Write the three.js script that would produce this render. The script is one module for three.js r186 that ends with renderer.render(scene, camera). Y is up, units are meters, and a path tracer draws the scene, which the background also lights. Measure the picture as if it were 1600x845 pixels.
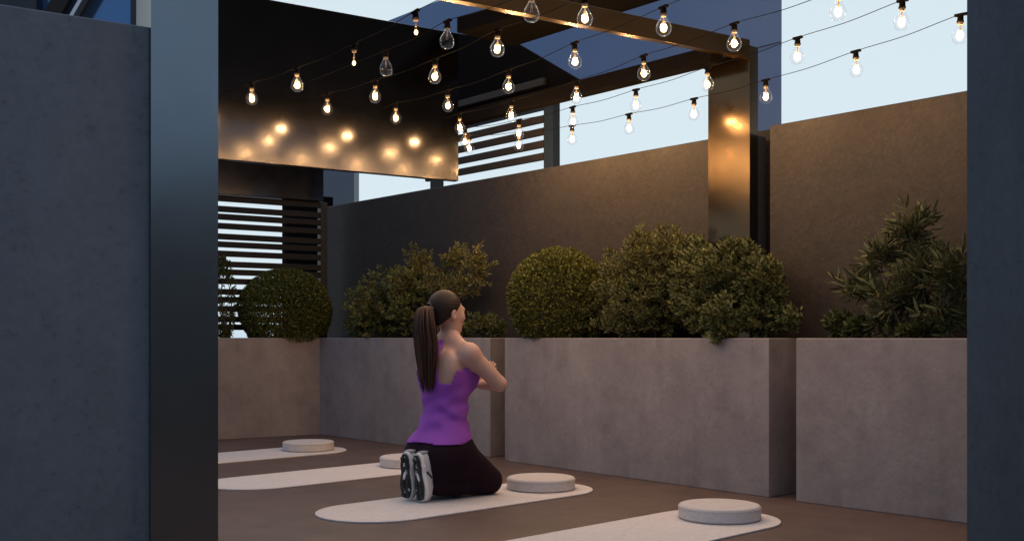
import * as THREE from 'three';
import { mergeGeometries } from 'three/addons/utils/BufferGeometryUtils.js';
import { RoundedBoxGeometry } from 'three/addons/geometries/RoundedBoxGeometry.js';

// ------------------------------------------------------------------ camera, sky, sun, exposure
const scene = new THREE.Scene();
const FOCAL = 1700, EYE = 0.85, HORIZON = 527;                 // photo pixels (1600 x 845); eye height in metres
const camera = new THREE.PerspectiveCamera(2 * Math.atan(422.5 / FOCAL) * 180 / Math.PI, 1600 / 845, 0.05, 400);
camera.position.set(0, EYE, 0);
camera.lookAt(0, EYE, -1);
camera.setViewOffset(1600, 845, 0, 422.5 - HORIZON, 1600, 845); // shifted lens: verticals stay vertical

const renderer = new THREE.WebGLRenderer({ antialias: true });
renderer.setSize(1024, 540);
renderer.toneMapping = THREE.LinearToneMapping;
renderer.toneMappingExposure = 1.0;
renderer.shadowMap.enabled = true;

// dusk sky: pale towards the last light ahead, bluer overhead and behind
const sunDir = new THREE.Vector3(-0.25, 0.42, -0.87).normalize();
{
  const W = 256, H = 128, data = new Float32Array(W * H * 4);
  const pale = [0.70, 0.82, 0.89], zenith = [0.46, 0.56, 0.74], behind = [0.27, 0.42, 0.66];
  for (let j = 0; j < H; j++) for (let i = 0; i < W; i++) {
    const el = ((j + 0.5) / H - 0.5) * Math.PI, az = ((i + 0.5) / W - 0.5) * 2 * Math.PI;
    const y = Math.max(0, Math.sin(el)), ahead = 0.5 + 0.5 * (-Math.sin(az)) * Math.cos(el);
    const up = Math.pow(THREE.MathUtils.smoothstep(y, 0.22, 0.95), 0.8), back = THREE.MathUtils.smoothstep(1 - ahead, 0.25, 0.85);
    for (let c = 0; c < 3; c++) {
      let v = pale[c] + (behind[c] - pale[c]) * back;
      v += (zenith[c] - v) * up;
      data[(j * W + i) * 4 + c] = v;
    }
    data[(j * W + i) * 4 + 3] = 1;
  }
  const sky = new THREE.DataTexture(data, W, H, THREE.RGBAFormat, THREE.FloatType);
  sky.mapping = THREE.EquirectangularReflectionMapping; sky.magFilter = THREE.LinearFilter; sky.wrapS = THREE.RepeatWrapping; sky.needsUpdate = true;
  scene.background = sky; scene.environment = sky;
}
const sun = new THREE.DirectionalLight(new THREE.Color().setRGB(1, 0.9, 0.82), 0.25);
sun.position.copy(sunDir).multiplyScalar(20).add(new THREE.Vector3(0, 0, -6)); sun.target.position.set(0, 0, -6);
sun.castShadow = true; sun.shadow.radius = 40; sun.shadow.mapSize.set(2048, 2048);
Object.assign(sun.shadow.camera, { left: -9, right: 9, top: 9, bottom: -9, near: 1, far: 45 });
scene.add(sun, sun.target);

// ------------------------------------------------------------------ helpers
let seed = 12345;
const rnd = () => { seed = (seed * 1664525 + 1013904223) >>> 0; return seed / 4294967296; };
const rr = (a, b) => a + (b - a) * rnd();
const V = (x, y, z) => new THREE.Vector3(x, y, z);
const used = {};
const numbered = (n) => { const k = used[n] = (used[n] ?? -1) + 1; return k ? `${n}_${String(k).padStart(3, '0')}` : n; };
const ray = (u) => (u - 800) / FOCAL;                                       // x per metre of depth
const ground = (u, v) => { const d = EYE * FOCAL / (v - HORIZON); return [ray(u) * d, d]; };
const atHeight = (u, v, y) => { const d = (y - EYE) * FOCAL / (HORIZON - v); return [ray(u) * d, d]; };
// plan axes: A runs along the long back wall towards the camera, N from the terrace into that wall, B along the far screen, M along the mats ([x, depth])
const N = [0.7627, 0.6468], A = [0.6468, -0.7627], B = [0.8335, 0.5524], NB = [-0.5524, 0.8335], M = [0.717, 0.697], NM = [0.697, -0.717];
const onWall = (u, off) => { const d = off / (N[0] * ray(u) + N[1]); return [ray(u) * d, d]; };
const onScreen = (u, off) => { const d = off / (NB[0] * ray(u) + NB[1]); return [ray(u) * d, d]; };
const add2 = (p, a, s, b, t = 0) => [p[0] + a[0] * s + (b ? b[0] * t : 0), p[1] + a[1] * s + (b ? b[1] * t : 0)];
const yAt = (v, d) => EYE + (HORIZON - v) / FOCAL * d;

function tag(o, label, category, group, kind) {
  if (label) o.userData.label = label;
  if (category) o.userData.category = category;
  if (group) o.userData.group = group;
  if (kind) o.userData.kind = kind;
  return o;
}
function part(name, geometry, material, parent) {
  const m = new THREE.Mesh(geometry, material); m.name = name; parent.add(m); return m;
}
function thing(name, label, category, group, pos = [0, 0, 0]) {
  const g = new THREE.Group(); g.name = numbered(name); g.position.set(...pos); scene.add(g);
  return tag(g, label, category, group);
}
function solid(name, geometry, material, label, category, group) {
  const m = new THREE.Mesh(geometry, material); m.name = numbered(name); scene.add(m); return tag(m, label, category, group);
}
function metreUV(g) {                                                       // uv in metres, by the way each face points
  g = g.index ? g.toNonIndexed() : g;
  const p = g.attributes.position, uv = new Float32Array(p.count * 2), a = V(), b = V(), c = V(), n = V(), t = V();
  for (let i = 0; i < p.count; i += 3) {
    a.fromBufferAttribute(p, i); b.fromBufferAttribute(p, i + 1); c.fromBufferAttribute(p, i + 2);
    n.copy(b).sub(a).cross(t.copy(c).sub(a)).normalize();
    for (let k = 0; k < 3; k++) {
      const q = [a, b, c][k];
      if (Math.abs(n.y) > 0.7) { uv[(i + k) * 2] = q.x; uv[(i + k) * 2 + 1] = q.z; }
      else { const l = Math.hypot(n.x, n.z); uv[(i + k) * 2] = (q.x * n.z - q.z * n.x) / l; uv[(i + k) * 2 + 1] = q.y; }
    }
  }
  g.setAttribute('uv', new THREE.BufferAttribute(uv, 2));
  return g;
}
function prism(points, y0, y1, bevel = 0.006, holes = []) {                // plan polygon of [x, depth], upright
  const s = new THREE.Shape(points.map((p) => new THREE.Vector2(p[0], p[1])));
  for (const h of holes) s.holes.push(new THREE.Path(h.map((p) => new THREE.Vector2(p[0], p[1]))));
  const g = new THREE.ExtrudeGeometry(s, { depth: y1 - y0 - 2 * bevel, bevelEnabled: bevel > 0, bevelSize: bevel, bevelThickness: bevel, bevelOffset: -bevel, bevelSegments: 2 });
  g.rotateX(-Math.PI / 2); g.translate(0, y0 + bevel, 0);
  return metreUV(g);
}
const bar = (p, q, halfWidthAxis, w, y0, y1, bevel = 0.004) =>             // box from p to q in plan, growing by w along an axis
  prism([p, q, add2(q, halfWidthAxis, w), add2(p, halfWidthAxis, w)], y0, y1, bevel);

// tileable noise textures
function noiseGrid(size, cells, s0) {
  let s = s0; const r = () => { s = (s * 1664525 + 1013904223) >>> 0; return s / 4294967296; };
  const g = Float32Array.from({ length: cells * cells }, r), out = new Float32Array(size * size);
  const sm = (t) => t * t * (3 - 2 * t);
  for (let j = 0; j < size; j++) for (let i = 0; i < size; i++) {
    const x = i / size * cells, y = j / size * cells, x0 = x | 0, y0 = y | 0, fx = sm(x - x0), fy = sm(y - y0), x1 = (x0 + 1) % cells, y1 = (y0 + 1) % cells;
    out[j * size + i] = (g[y0 * cells + x0] * (1 - fx) + g[y0 * cells + x1] * fx) * (1 - fy) + (g[y1 * cells + x0] * (1 - fx) + g[y1 * cells + x1] * fx) * fy;
  }
  return out;
}
function fbm(size, list, s0) {
  const out = new Float32Array(size * size); let tot = 0;
  list.forEach(([cells, w], k) => { const n = noiseGrid(size, cells, s0 + k * 977); tot += w; for (let i = 0; i < out.length; i++) out[i] += n[i] * w; });
  for (let i = 0; i < out.length; i++) out[i] /= tot;
  return out;
}
function texture(size, fn, srgb, metres) {
  const d = new Uint8Array(size * size * 4);
  for (let i = 0; i < size * size; i++) { const c = fn(i); for (let k = 0; k < 3; k++) d[i * 4 + k] = Math.max(0, Math.min(255, (Array.isArray(c) ? c[k] : c) * 255)); d[i * 4 + 3] = 255; }
  const t = new THREE.DataTexture(d, size, size, THREE.RGBAFormat);
  t.wrapS = t.wrapT = THREE.RepeatWrapping; t.magFilter = THREE.LinearFilter; t.minFilter = THREE.LinearMipmapLinearFilter; t.generateMipmaps = true;
  if (srgb) t.colorSpace = THREE.SRGBColorSpace;
  t.repeat.set(1 / metres, 1 / metres); t.needsUpdate = true;
  return t;
}
const SZ = 512;
const coarse = fbm(SZ, [[5, 1], [11, 0.8], [23, 0.5]], 11), fine = fbm(SZ, [[64, 1], [128, 0.8], [256, 0.6]], 77), mid = fbm(SZ, [[17, 1], [37, 0.7], [90, 0.4]], 501);
const streak = (i) => mid[(((i / SZ) | 0) >> 3) * SZ + (i % SZ)];
const concreteMap = texture(SZ, (i) => { const v = 0.84 + (coarse[i] - 0.5) * 0.16 + (mid[i] - 0.5) * 0.08 + (fine[i] - 0.5) * 0.08 + (streak(i) - 0.5) * 0.09 - (fine[i] < 0.22 ? 0.025 : 0); return [v, v * (0.99 + (mid[i] - 0.5) * 0.03), v * 0.985]; }, true, 1.7);
const roughConcreteMap = texture(SZ, (i) => { const pit = mid[i] < 0.27 ? 0.12 : 0; return 0.82 + (coarse[i] - 0.5) * 0.10 + (mid[i] - 0.5) * 0.14 + (fine[i] - 0.5) * 0.40 - pit * 0.5; }, true, 1.1);
const smoothConcreteMap = texture(SZ, (i) => 0.84 + (coarse[i] - 0.5) * 0.10 + (mid[i] - 0.5) * 0.05 + (fine[i] - 0.5) * 0.10 + (streak(i) - 0.5) * 0.06 - (fine[i] < 0.24 ? 0.05 : 0), true, 1.9);
const concreteBump = texture(SZ, (i) => 0.5 + (fine[i] - 0.5) * 0.6 + (mid[i] - 0.5) * 0.7, false, 1.1);
const floorMap = texture(SZ, (i) => 0.82 + (coarse[i] - 0.5) * 0.22 + (mid[i] - 0.5) * 0.12 + (fine[i] - 0.5) * 0.12, true, 2.3);
const clothMap = texture(SZ, (i) => 0.88 + (fine[i] - 0.5) * 0.14 + (mid[i] - 0.5) * 0.06, true, 0.35);
const clothBump = texture(SZ, (i) => fine[i], false, 0.12);
const smearRough = texture(SZ, (i) => 0.86 + (coarse[i] - 0.5) * 0.25 + (mid[i] - 0.5) * 0.15, false, 1.3);

const mat = (rgb, roughness, extra = {}) => { const { ...e } = extra; const m = new THREE.MeshStandardMaterial({ roughness, ...e }); m.color.setRGB(...rgb); return m; };
const physical = (rgb, roughness, extra = {}) => { const m = new THREE.MeshPhysicalMaterial({ roughness, ...extra }); m.color.setRGB(...rgb); return m; };
const M_ = {
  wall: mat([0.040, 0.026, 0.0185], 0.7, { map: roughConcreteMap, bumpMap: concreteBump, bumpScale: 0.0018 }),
  planter: mat([0.40, 0.338, 0.325], 0.72, { map: concreteMap, bumpMap: concreteBump, bumpScale: 0.0012 }),
  nearWall: mat([0.21, 0.23, 0.25], 0.75, { map: smoothConcreteMap, bumpMap: concreteBump, bumpScale: 0.0012 }),  // blue dusk light is partly tinted into this shared concrete base
  floor: mat([0.165, 0.103, 0.082], 0.6, { map: floorMap, bumpMap: concreteBump, bumpScale: 0.0008 }),
  ground: mat([0.12, 0.11, 0.10], 0.9),
  metal: mat([0.095, 0.086, 0.083], 0.155, { metalness: 1, roughnessMap: smearRough }),
  bronze: mat([0.34, 0.22, 0.11], 0.24, { metalness: 0.96, roughnessMap: smearRough }),
  dimmedPostBronze: mat([0.105, 0.070, 0.040], 0.2, { metalness: 0.96, roughnessMap: smearRough }),  // darker copy of the bronze, dims the sky mirrored in the post
  greyMetal: mat([0.245, 0.25, 0.24], 0.27, { metalness: 1, roughnessMap: smearRough }),
  darkBlueMetal: physical([0.016, 0.026, 0.044], 0.7, { specularIntensity: 0.2 }),
  black: mat([0.012, 0.012, 0.013], 0.45),
  slat: physical([0.022, 0.016, 0.012], 0.6, { specularIntensity: 0.5 }),
  cladding: mat([0.135, 0.20, 0.34], 0.7),
  darkCladding: mat([0.03, 0.03, 0.033], 0.8),
  matteBlack: physical([0.006, 0.005, 0.005], 0.95, { specularIntensity: 0.05 }),
  cladding2: mat([0.15, 0.175, 0.20], 0.55),
  soil: mat([0.03, 0.022, 0.016], 1),
  mat: mat([0.84, 0.77, 0.74], 0.85, { map: clothMap, bumpMap: clothBump, bumpScale: 0.0008 }),
  cushion: mat([0.78, 0.71, 0.68], 0.9, { map: clothMap, bumpMap: clothBump, bumpScale: 0.0012 }),
};

// ------------------------------------------------------------------ setting
const WALL_TOP = 2.09;
{
  const g = new THREE.PlaneGeometry(160, 160); g.rotateX(-Math.PI / 2); g.translate(0, -0.03, 0);
  tag(part('ground', metreUV(g), M_.ground, scene), null, null, null, 'structure');
  const f = prism([[-6, -5], [6, -5], [6, 14], [-6, 14]], -0.025, 0, 0);
  tag(part('terrace_floor', f, M_.floor, scene), 'smooth brown terrace floor', null, null, 'structure');
}
// long back wall in two lengths, the nearer one a little proud
{
  const p1 = onWall(500, 5.336), p2 = onWall(1166, 5.336), p3 = onWall(1204, 5.285), p4 = onWall(1660, 5.285), r0 = onWall(1150, 5.60), r1 = onWall(1222, 5.60);
  const g = thing('added_side_wall', 'tall dark concrete wall behind the planters with warm lamplight along its top', 'wall');
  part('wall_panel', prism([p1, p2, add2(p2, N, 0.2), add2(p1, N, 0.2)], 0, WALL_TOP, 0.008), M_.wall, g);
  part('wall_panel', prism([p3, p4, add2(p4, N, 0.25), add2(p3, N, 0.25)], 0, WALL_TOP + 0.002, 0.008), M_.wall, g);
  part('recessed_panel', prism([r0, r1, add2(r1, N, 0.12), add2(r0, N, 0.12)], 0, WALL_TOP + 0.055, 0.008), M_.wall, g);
}
// near wall, pillar and portal framing the view
{
  const q = [ray(235) * 4.35, 4.35];
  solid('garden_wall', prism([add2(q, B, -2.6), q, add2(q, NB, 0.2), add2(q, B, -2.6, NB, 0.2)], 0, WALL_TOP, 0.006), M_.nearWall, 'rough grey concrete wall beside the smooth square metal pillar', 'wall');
  const p = [ray(235) * 4.32, 4.32], e = add2(p, B, 0.272);
  solid('metal_pillar', prism([p, e, add2(e, NB, 0.22), add2(p, NB, 0.22)], 0, 2.42, 0.004), M_.greyMetal, 'smooth grey metal pillar mirroring the blue sky beside the rough grey wall', 'pillar');
  const r = [ray(1512) * 4.28, 4.28], r2 = add2(r, B, 0.55);
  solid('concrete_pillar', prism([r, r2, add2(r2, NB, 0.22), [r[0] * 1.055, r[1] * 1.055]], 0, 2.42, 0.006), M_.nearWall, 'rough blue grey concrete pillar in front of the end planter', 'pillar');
  // unseen rear wall, and an added side wall, sized to darken the pillar reflection
  solid('added_side_wall', prism([[-6, -4.6], [6, -4.6], [6, -4.8], [-6, -4.8]], 0, 2.9, 0.006), M_.nearWall, 'dark concrete wall closing the terrace behind the viewpoint', 'wall');
  solid('added_side_wall', prism([[3.3, -4.59], [3.3, 4.3], [3.5, 4.3], [3.5, -4.59]], 0, 2.4, 0.006), M_.nearWall, 'unseen concrete wall added beyond the blue grey pillar to darken the metal pillar reflection', 'wall');
}
// planters
function planter(pts, inner, label) {
  const g = thing('concrete_planter', label, 'planter', 'concrete planters around the terrace');
  part('box', prism(pts, 0, 0.846, 0.005, [inner]), M_.planter, g);
  part('soil', prism(inner.map((p) => p), 0.6, 0.8, 0), M_.soil, g);
}
function quad(p, q, axis, depth, rim = 0.045) {
  const dir = [q[0] - p[0], q[1] - p[1]], l = Math.hypot(...dir), a = [dir[0] / l, dir[1] / l];
  return [[p, q, add2(q, axis, depth), add2(p, axis, depth)],
    [add2(p, a, rim, axis, rim), add2(q, a, -rim, axis, rim), add2(q, a, -rim, axis, depth - rim), add2(p, a, rim, axis, depth - rim)]];
}
{
  const corner = onScreen(514, 8.86);
  planter(...quad(add2(corner, B, -2.6), add2(corner, B, -0.004), NB, 0.46), 'low brownish concrete planter below the far slatted screen holding a clipped round bush');
  planter(...quad(add2(onWall(514, 4.87), A, -0.7), onWall(766, 4.87), N, 0.42), 'concrete planter behind the kneeling woman holding feathery shrubs');
  planter(...quad(onWall(789, 4.80), onWall(1202, 4.77), N, 0.46), 'long concrete planter full of bushy shrubs standing around the bronze post');
  planter(...quad(onWall(1245, 4.765), onWall(1548, 4.80), N, 0.44), 'concrete planter with long leaved oleander beside the blue grey pillar');
  const gap = (u0, u1, o, label) => solid('concrete_infill', prism([onWall(u0, o), onWall(u1, o), add2(onWall(u1, o), N, 0.1), add2(onWall(u0, o), N, 0.1)], 0, 0.84, 0.004), M_.planter, label, 'concrete block', 'recessed blocks between the planters');
  gap(758, 800, 5.05, 'recessed concrete block between the feathery shrub planter and the long planter');
  gap(1190, 1262, 5.05, 'recessed concrete block between the long planter and the oleander planter');
}
// buildings beyond the wall
{
  const g = thing('added_dark_block', 'blue grey clad block raised on a column beyond the concrete wall', 'building');
  const a = onWall(560, 7.5), b = onWall(1222, 7.5);
  part('upper_storey', prism([a, b, [b[0] * 1.02, b[1] * 1.02], add2(a, N, 0.15)], 3.29, 4.75, 0.004), M_.cladding, g);
  const c = onWall(1120, 7.51), c2 = onWall(1221.7, 7.51);
  part('column', prism([c, c2, [c2[0] * 1.05, c2[1] * 1.05], add2(c, N, 0.4)], -0.02, 3.288, 0.004), M_.cladding, g);
  const t = [ray(553) * 12.5, 12.5];
  solid('grey_tower', prism([[t[0] - 0.34, 12.42], t, [t[0], 12.9], [t[0] - 0.34, 12.9]], -0.02, 4.2, 0.01), M_.cladding2, 'plain grey block standing behind the far corner of the wall', 'building');
  const k = onScreen(446, 10.4), k2 = onScreen(520, 10.4);
  solid('dark_panel', prism([k, k2, add2(k2, NB, 0.1), add2(k, NB, 0.1)], -0.02, 2.3, 0.005), M_.matteBlack, 'black panel standing behind one end of the far slatted screen', 'panel');
}
{
  const p = [2.5, 2.4], q = [5.6, 6.9];  // unseen raised block, added so the upper fascia mirrors something dark
  const g = thing('added_dark_block', 'unseen dark raised block added to blacken the upper fascia reflection', 'building');
  part('upper_storey', prism([p, q, [9, 6.9], [9, 2.4]], 3.55, 6.4, 0.01), M_.darkCladding, g);
  part('column', prism([[8, 4], [8.5, 4], [8.5, 4.5], [8, 4.5]], -0.02, 3.548, 0.01), M_.darkCladding, g);
}
// glazed front beyond the near wall, only its top shows
{
  const g = thing('glazed_front', 'blue glazed front with black frames rising behind the rough grey wall', 'building');
  const D = 6.2, x = (u) => ray(u) * D;
  const glass = mat([0.10, 0.19, 0.33], 0.12, { metalness: 0.55 });
  part('glass_pane', prism([[x(-160), D + 0.06], [x(236), D + 0.06], [x(236), D + 0.1], [x(-160), D + 0.1]], -0.02, 3.4, 0), glass, g);
  part('post', prism([[x(203), D], [x(227), D], [x(227), D + 0.055], [x(203), D + 0.055]], -0.02, 3.4, 0.002), M_.black, g);
  part('edge_trim', prism([[x(228), D], [x(236), D], [x(236), D + 0.055], [x(228), D + 0.055]], -0.02, 3.4, 0.002), mat([0.35, 0.45, 0.52], 0.35), g);
  part('dark_panel', prism([[x(-160), D - 0.02], [x(58), D - 0.02], [x(58), D + 0.05], [x(-160), D + 0.05]], 1.8, 3.4, 0.002), M_.black, g);
  const slanted = (u0, u1, v0, v1, w, m, name) => {                         // inclined brace from (u0, v0) to (u1, v1)
    const a = V(x(u0), yAt(v0, D), -D), b = V(x(u1), yAt(v1, D), -D), l = a.distanceTo(b);
    const o = new THREE.BoxGeometry(w, l, 0.04); const mesh = part(name, o, m, g);
    mesh.position.copy(a).add(b).multiplyScalar(0.5); mesh.quaternion.setFromUnitVectors(V(0, 1, 0), b.sub(a).normalize());
  };
  slanted(104, 150, 40, -40, 0.02, mat([0.6, 0.63, 0.66], 0.35), 'brace');
  slanted(112, 158, 40, -40, 0.03, M_.black, 'brace');
  slanted(72, 118, 40, -40, 0.09, M_.slat, 'brace');
}

// ------------------------------------------------------------------ pergola
const FASCIA_OFF = 6.47;
{
  const g = thing('pergola', 'dark metal pergola frame with bronze post and beam mirroring the bulbs', 'pergola');
  // deep fascia panel
  const f0 = onScreen(250, FASCIA_OFF), f1 = onScreen(716, FASCIA_OFF);
  part('fascia_panel', prism([f0, f1, add2(f1, NB, 0.05), add2(f0, NB, 0.05)], 1.929, 2.95, 0.004), M_.metal, g);
  // post and beam in one plane
  const p = [ray(1107) * 6.35, 6.35], q = add2(p, B, 0.34);
  const w0 = onWall(1107, 5.24), w1 = onWall(1172, 5.24);
  part('post', prism([w0, w1, add2(w1, N, 0.08), add2(w0, N, 0.08)], 0, 2.58, 0.002), M_.dimmedPostBronze, g);
  const bL = add2(p, B, -3.0);
  part('beam', prism([bL, q, add2(q, NB, 0.05), add2(bL, NB, 0.05)], 2.527, 2.64, 0.0012), M_.bronze, g);
  // rafter parallel to the wall, resting on the end of the fascia
  const meet = (off, offB) => { const det = N[0] * NB[1] - N[1] * NB[0]; return [(off * NB[1] - N[1] * offB) / det, (N[0] * offB - NB[0] * off) / det]; };
  const beamOff = NB[0] * p[0] + NB[1] * p[1];
  part('rafter', prism([add2(f1, B, -0.01), meet(4.745, 4.74), meet(5.10, 4.74), meet(5.10, 6.55)], 2.953, 3.06, 0.003), M_.matteBlack, g);
  // beam along the wall
  const b0 = meet(5.06, 7.62), b1 = meet(5.06, beamOff + 0.053), b2 = meet(5.16, beamOff + 0.053), b3 = meet(5.16, 7.62);
  part('wall_beam', prism([b0, b1, b2, b3], 2.48, 2.575, 0.003), M_.matteBlack, g);
  // black panel cut to an outline, filling the dark area over the wall screen
  const outline = [[680, 46], [735, 56], [768, 60], [814, 70], [913, 128], [913, 140], [863, 156], [690, 190]].map(([u, v]) => { const [x, d] = onWall(u, 5.52); return new THREE.Vector2(x * A[0] + d * A[1], yAt(v, d)); });
  const blackPanel = new THREE.ExtrudeGeometry(new THREE.Shape(outline), { depth: 0.04, bevelEnabled: false });
  blackPanel.applyMatrix4(new THREE.Matrix4().makeBasis(V(A[0], 0, -A[1]), V(0, 1, 0), V(N[0], 0, -N[1]).multiplyScalar(-1)).setPosition(N[0] * 5.52, 0, -N[1] * 5.52));
  part('black_panel', metreUV(blackPanel), M_.matteBlack, g);
  // header over the far screen
  const h0 = add2(onScreen(505, 9.3), B, -2.6), h1 = onScreen(505, 9.3);
  part('header_panel', prism([h0, h1, add2(h1, NB, 0.12), add2(h0, NB, 0.12)], 2.1, 2.62, 0.004), M_.metal, g);
}
// far slatted screen
{
  const g = thing('slatted_screen', 'horizontal dark slat screen below the mirrored header beyond the round bush', 'screen');
  const a = add2(onScreen(500, 9.33), B, -2.55), b = onScreen(500, 9.33);
  const geo = prism([a, b, add2(b, NB, 0.05), add2(a, NB, 0.05)], 0, 0.050, 0.002);
  for (let k = 0; k < 15; k++) { const s = part('slat', geo, M_.slat, g); s.position.y = 2.043 - k * 0.0806 - (k % 3 === 1 ? 0.012 : 0); }
  const p = onScreen(500.5, 9.32), q = onScreen(511, 9.32);
  part('post', prism([p, q, add2(q, NB, 0.07), add2(p, NB, 0.07)], 0, 2.095, 0.003), M_.black, g);
}
// slatted screen standing on the wall
{
  const g = thing('slatted_screen', 'dark slat screen standing on top of the wall beside the blue post', 'screen');
  const a = onWall(664, 5.41), b = onWall(849, 5.41);
  const geo = prism([a, b, add2(b, N, 0.03), add2(a, N, 0.03)], 0, 0.053, 0.002);
  for (let k = 0; k < 7; k++) { const s = part('slat', geo, k === 4 ? M_.darkBlueMetal : M_.slat, g); s.position.y = 2.172 + k * 0.093; }
  const p = onWall(849.6, 5.40), q = onWall(864, 5.40);
  part('post', prism([p, q, add2(q, N, 0.07), add2(p, N, 0.07)], WALL_TOP + 0.001, 2.6, 0.003), M_.darkBlueMetal, g);
  const l = onWall(672, 5.385), l2 = onWall(690, 5.385);
  part('post', prism([l, l2, add2(l2, N, 0.02), add2(l, N, 0.02)], WALL_TOP + 0.001, 2.8, 0.003), M_.black, g);
}

// ------------------------------------------------------------------ mats and cushions
const along = (m, n) => [M[0] * m + NM[0] * n, M[1] * m + NM[1] * n];
const MAT_H = 0.008;
{
  const mats = [
    [3.14, 4.86, -6.90, 4.58, 'pale yoga mat lying next to the far slatted planter', 'round cushion on the mat beside the far slatted planter'],
    [3.04, 4.76, -5.578, 4.48, 'pale yoga mat between the far mat and the kneeling woman', 'round cushion partly hidden behind the kneeling woman'],
    [2.905, 4.625, -4.232, 4.34, 'pale yoga mat with the woman kneeling on it', 'round cushion in front of the kneeling woman'],
    [2.75, 4.49, -2.958, 4.225, 'pale empty yoga mat beside the oleander planter', 'round cushion on the empty mat beside the oleander planter']];
  for (const [m0, m1, n, mc, l1, l2] of mats) {
    const pts = [], R = 0.295;
    for (let k = 0; k <= 24; k++) { const a = -Math.PI / 2 + Math.PI * k / 24; pts.push(along(m1 - R + R * Math.cos(a), n + R * Math.sin(a))); }
    for (let k = 0; k <= 24; k++) { const a = Math.PI / 2 + Math.PI * k / 24; pts.push(along(m0 + R + R * Math.cos(a), n + R * Math.sin(a))); }
    solid('yoga_mat', prism(pts, 0.0005, MAT_H, 0.002), M_.mat, l1, 'yoga mat', 'yoga mats in a row');
    const c = along(mc, n), r = 0.19, h = 0.066, prof = [];
    const e = 0.012;
    prof.push([0.001, 0], [r - e, 0]);
    for (let k = 1; k <= 5; k++) { const a = -Math.PI / 2 + Math.PI / 2 * k / 5; prof.push([r - e + e * Math.cos(a), e + e * Math.sin(a)]); }
    for (let k = 0; k <= 5; k++) { const a = Math.PI / 2 * k / 5; prof.push([r - e + e * Math.cos(a), h - e + e * Math.sin(a)]); }
    prof.push([r * 0.6, h + 0.003], [0.001, h + 0.004]);
    const cg = thing('round_cushion', l2, 'cushion', 'round cushions at the ends of the mats', [c[0], MAT_H, -c[1]]);
    part('cover', new THREE.LatheGeometry(prof.map((q) => new THREE.Vector2(...q)), 56), M_.cushion, cg);
    for (const y of [e * 0.9, h - e * 0.9]) { const t = part('piping', new THREE.TorusGeometry(r - 0.0005, 0.0025, 6, 56), M_.cushion, cg); t.rotation.x = Math.PI / 2; t.position.y = y; }
  }
}

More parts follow.
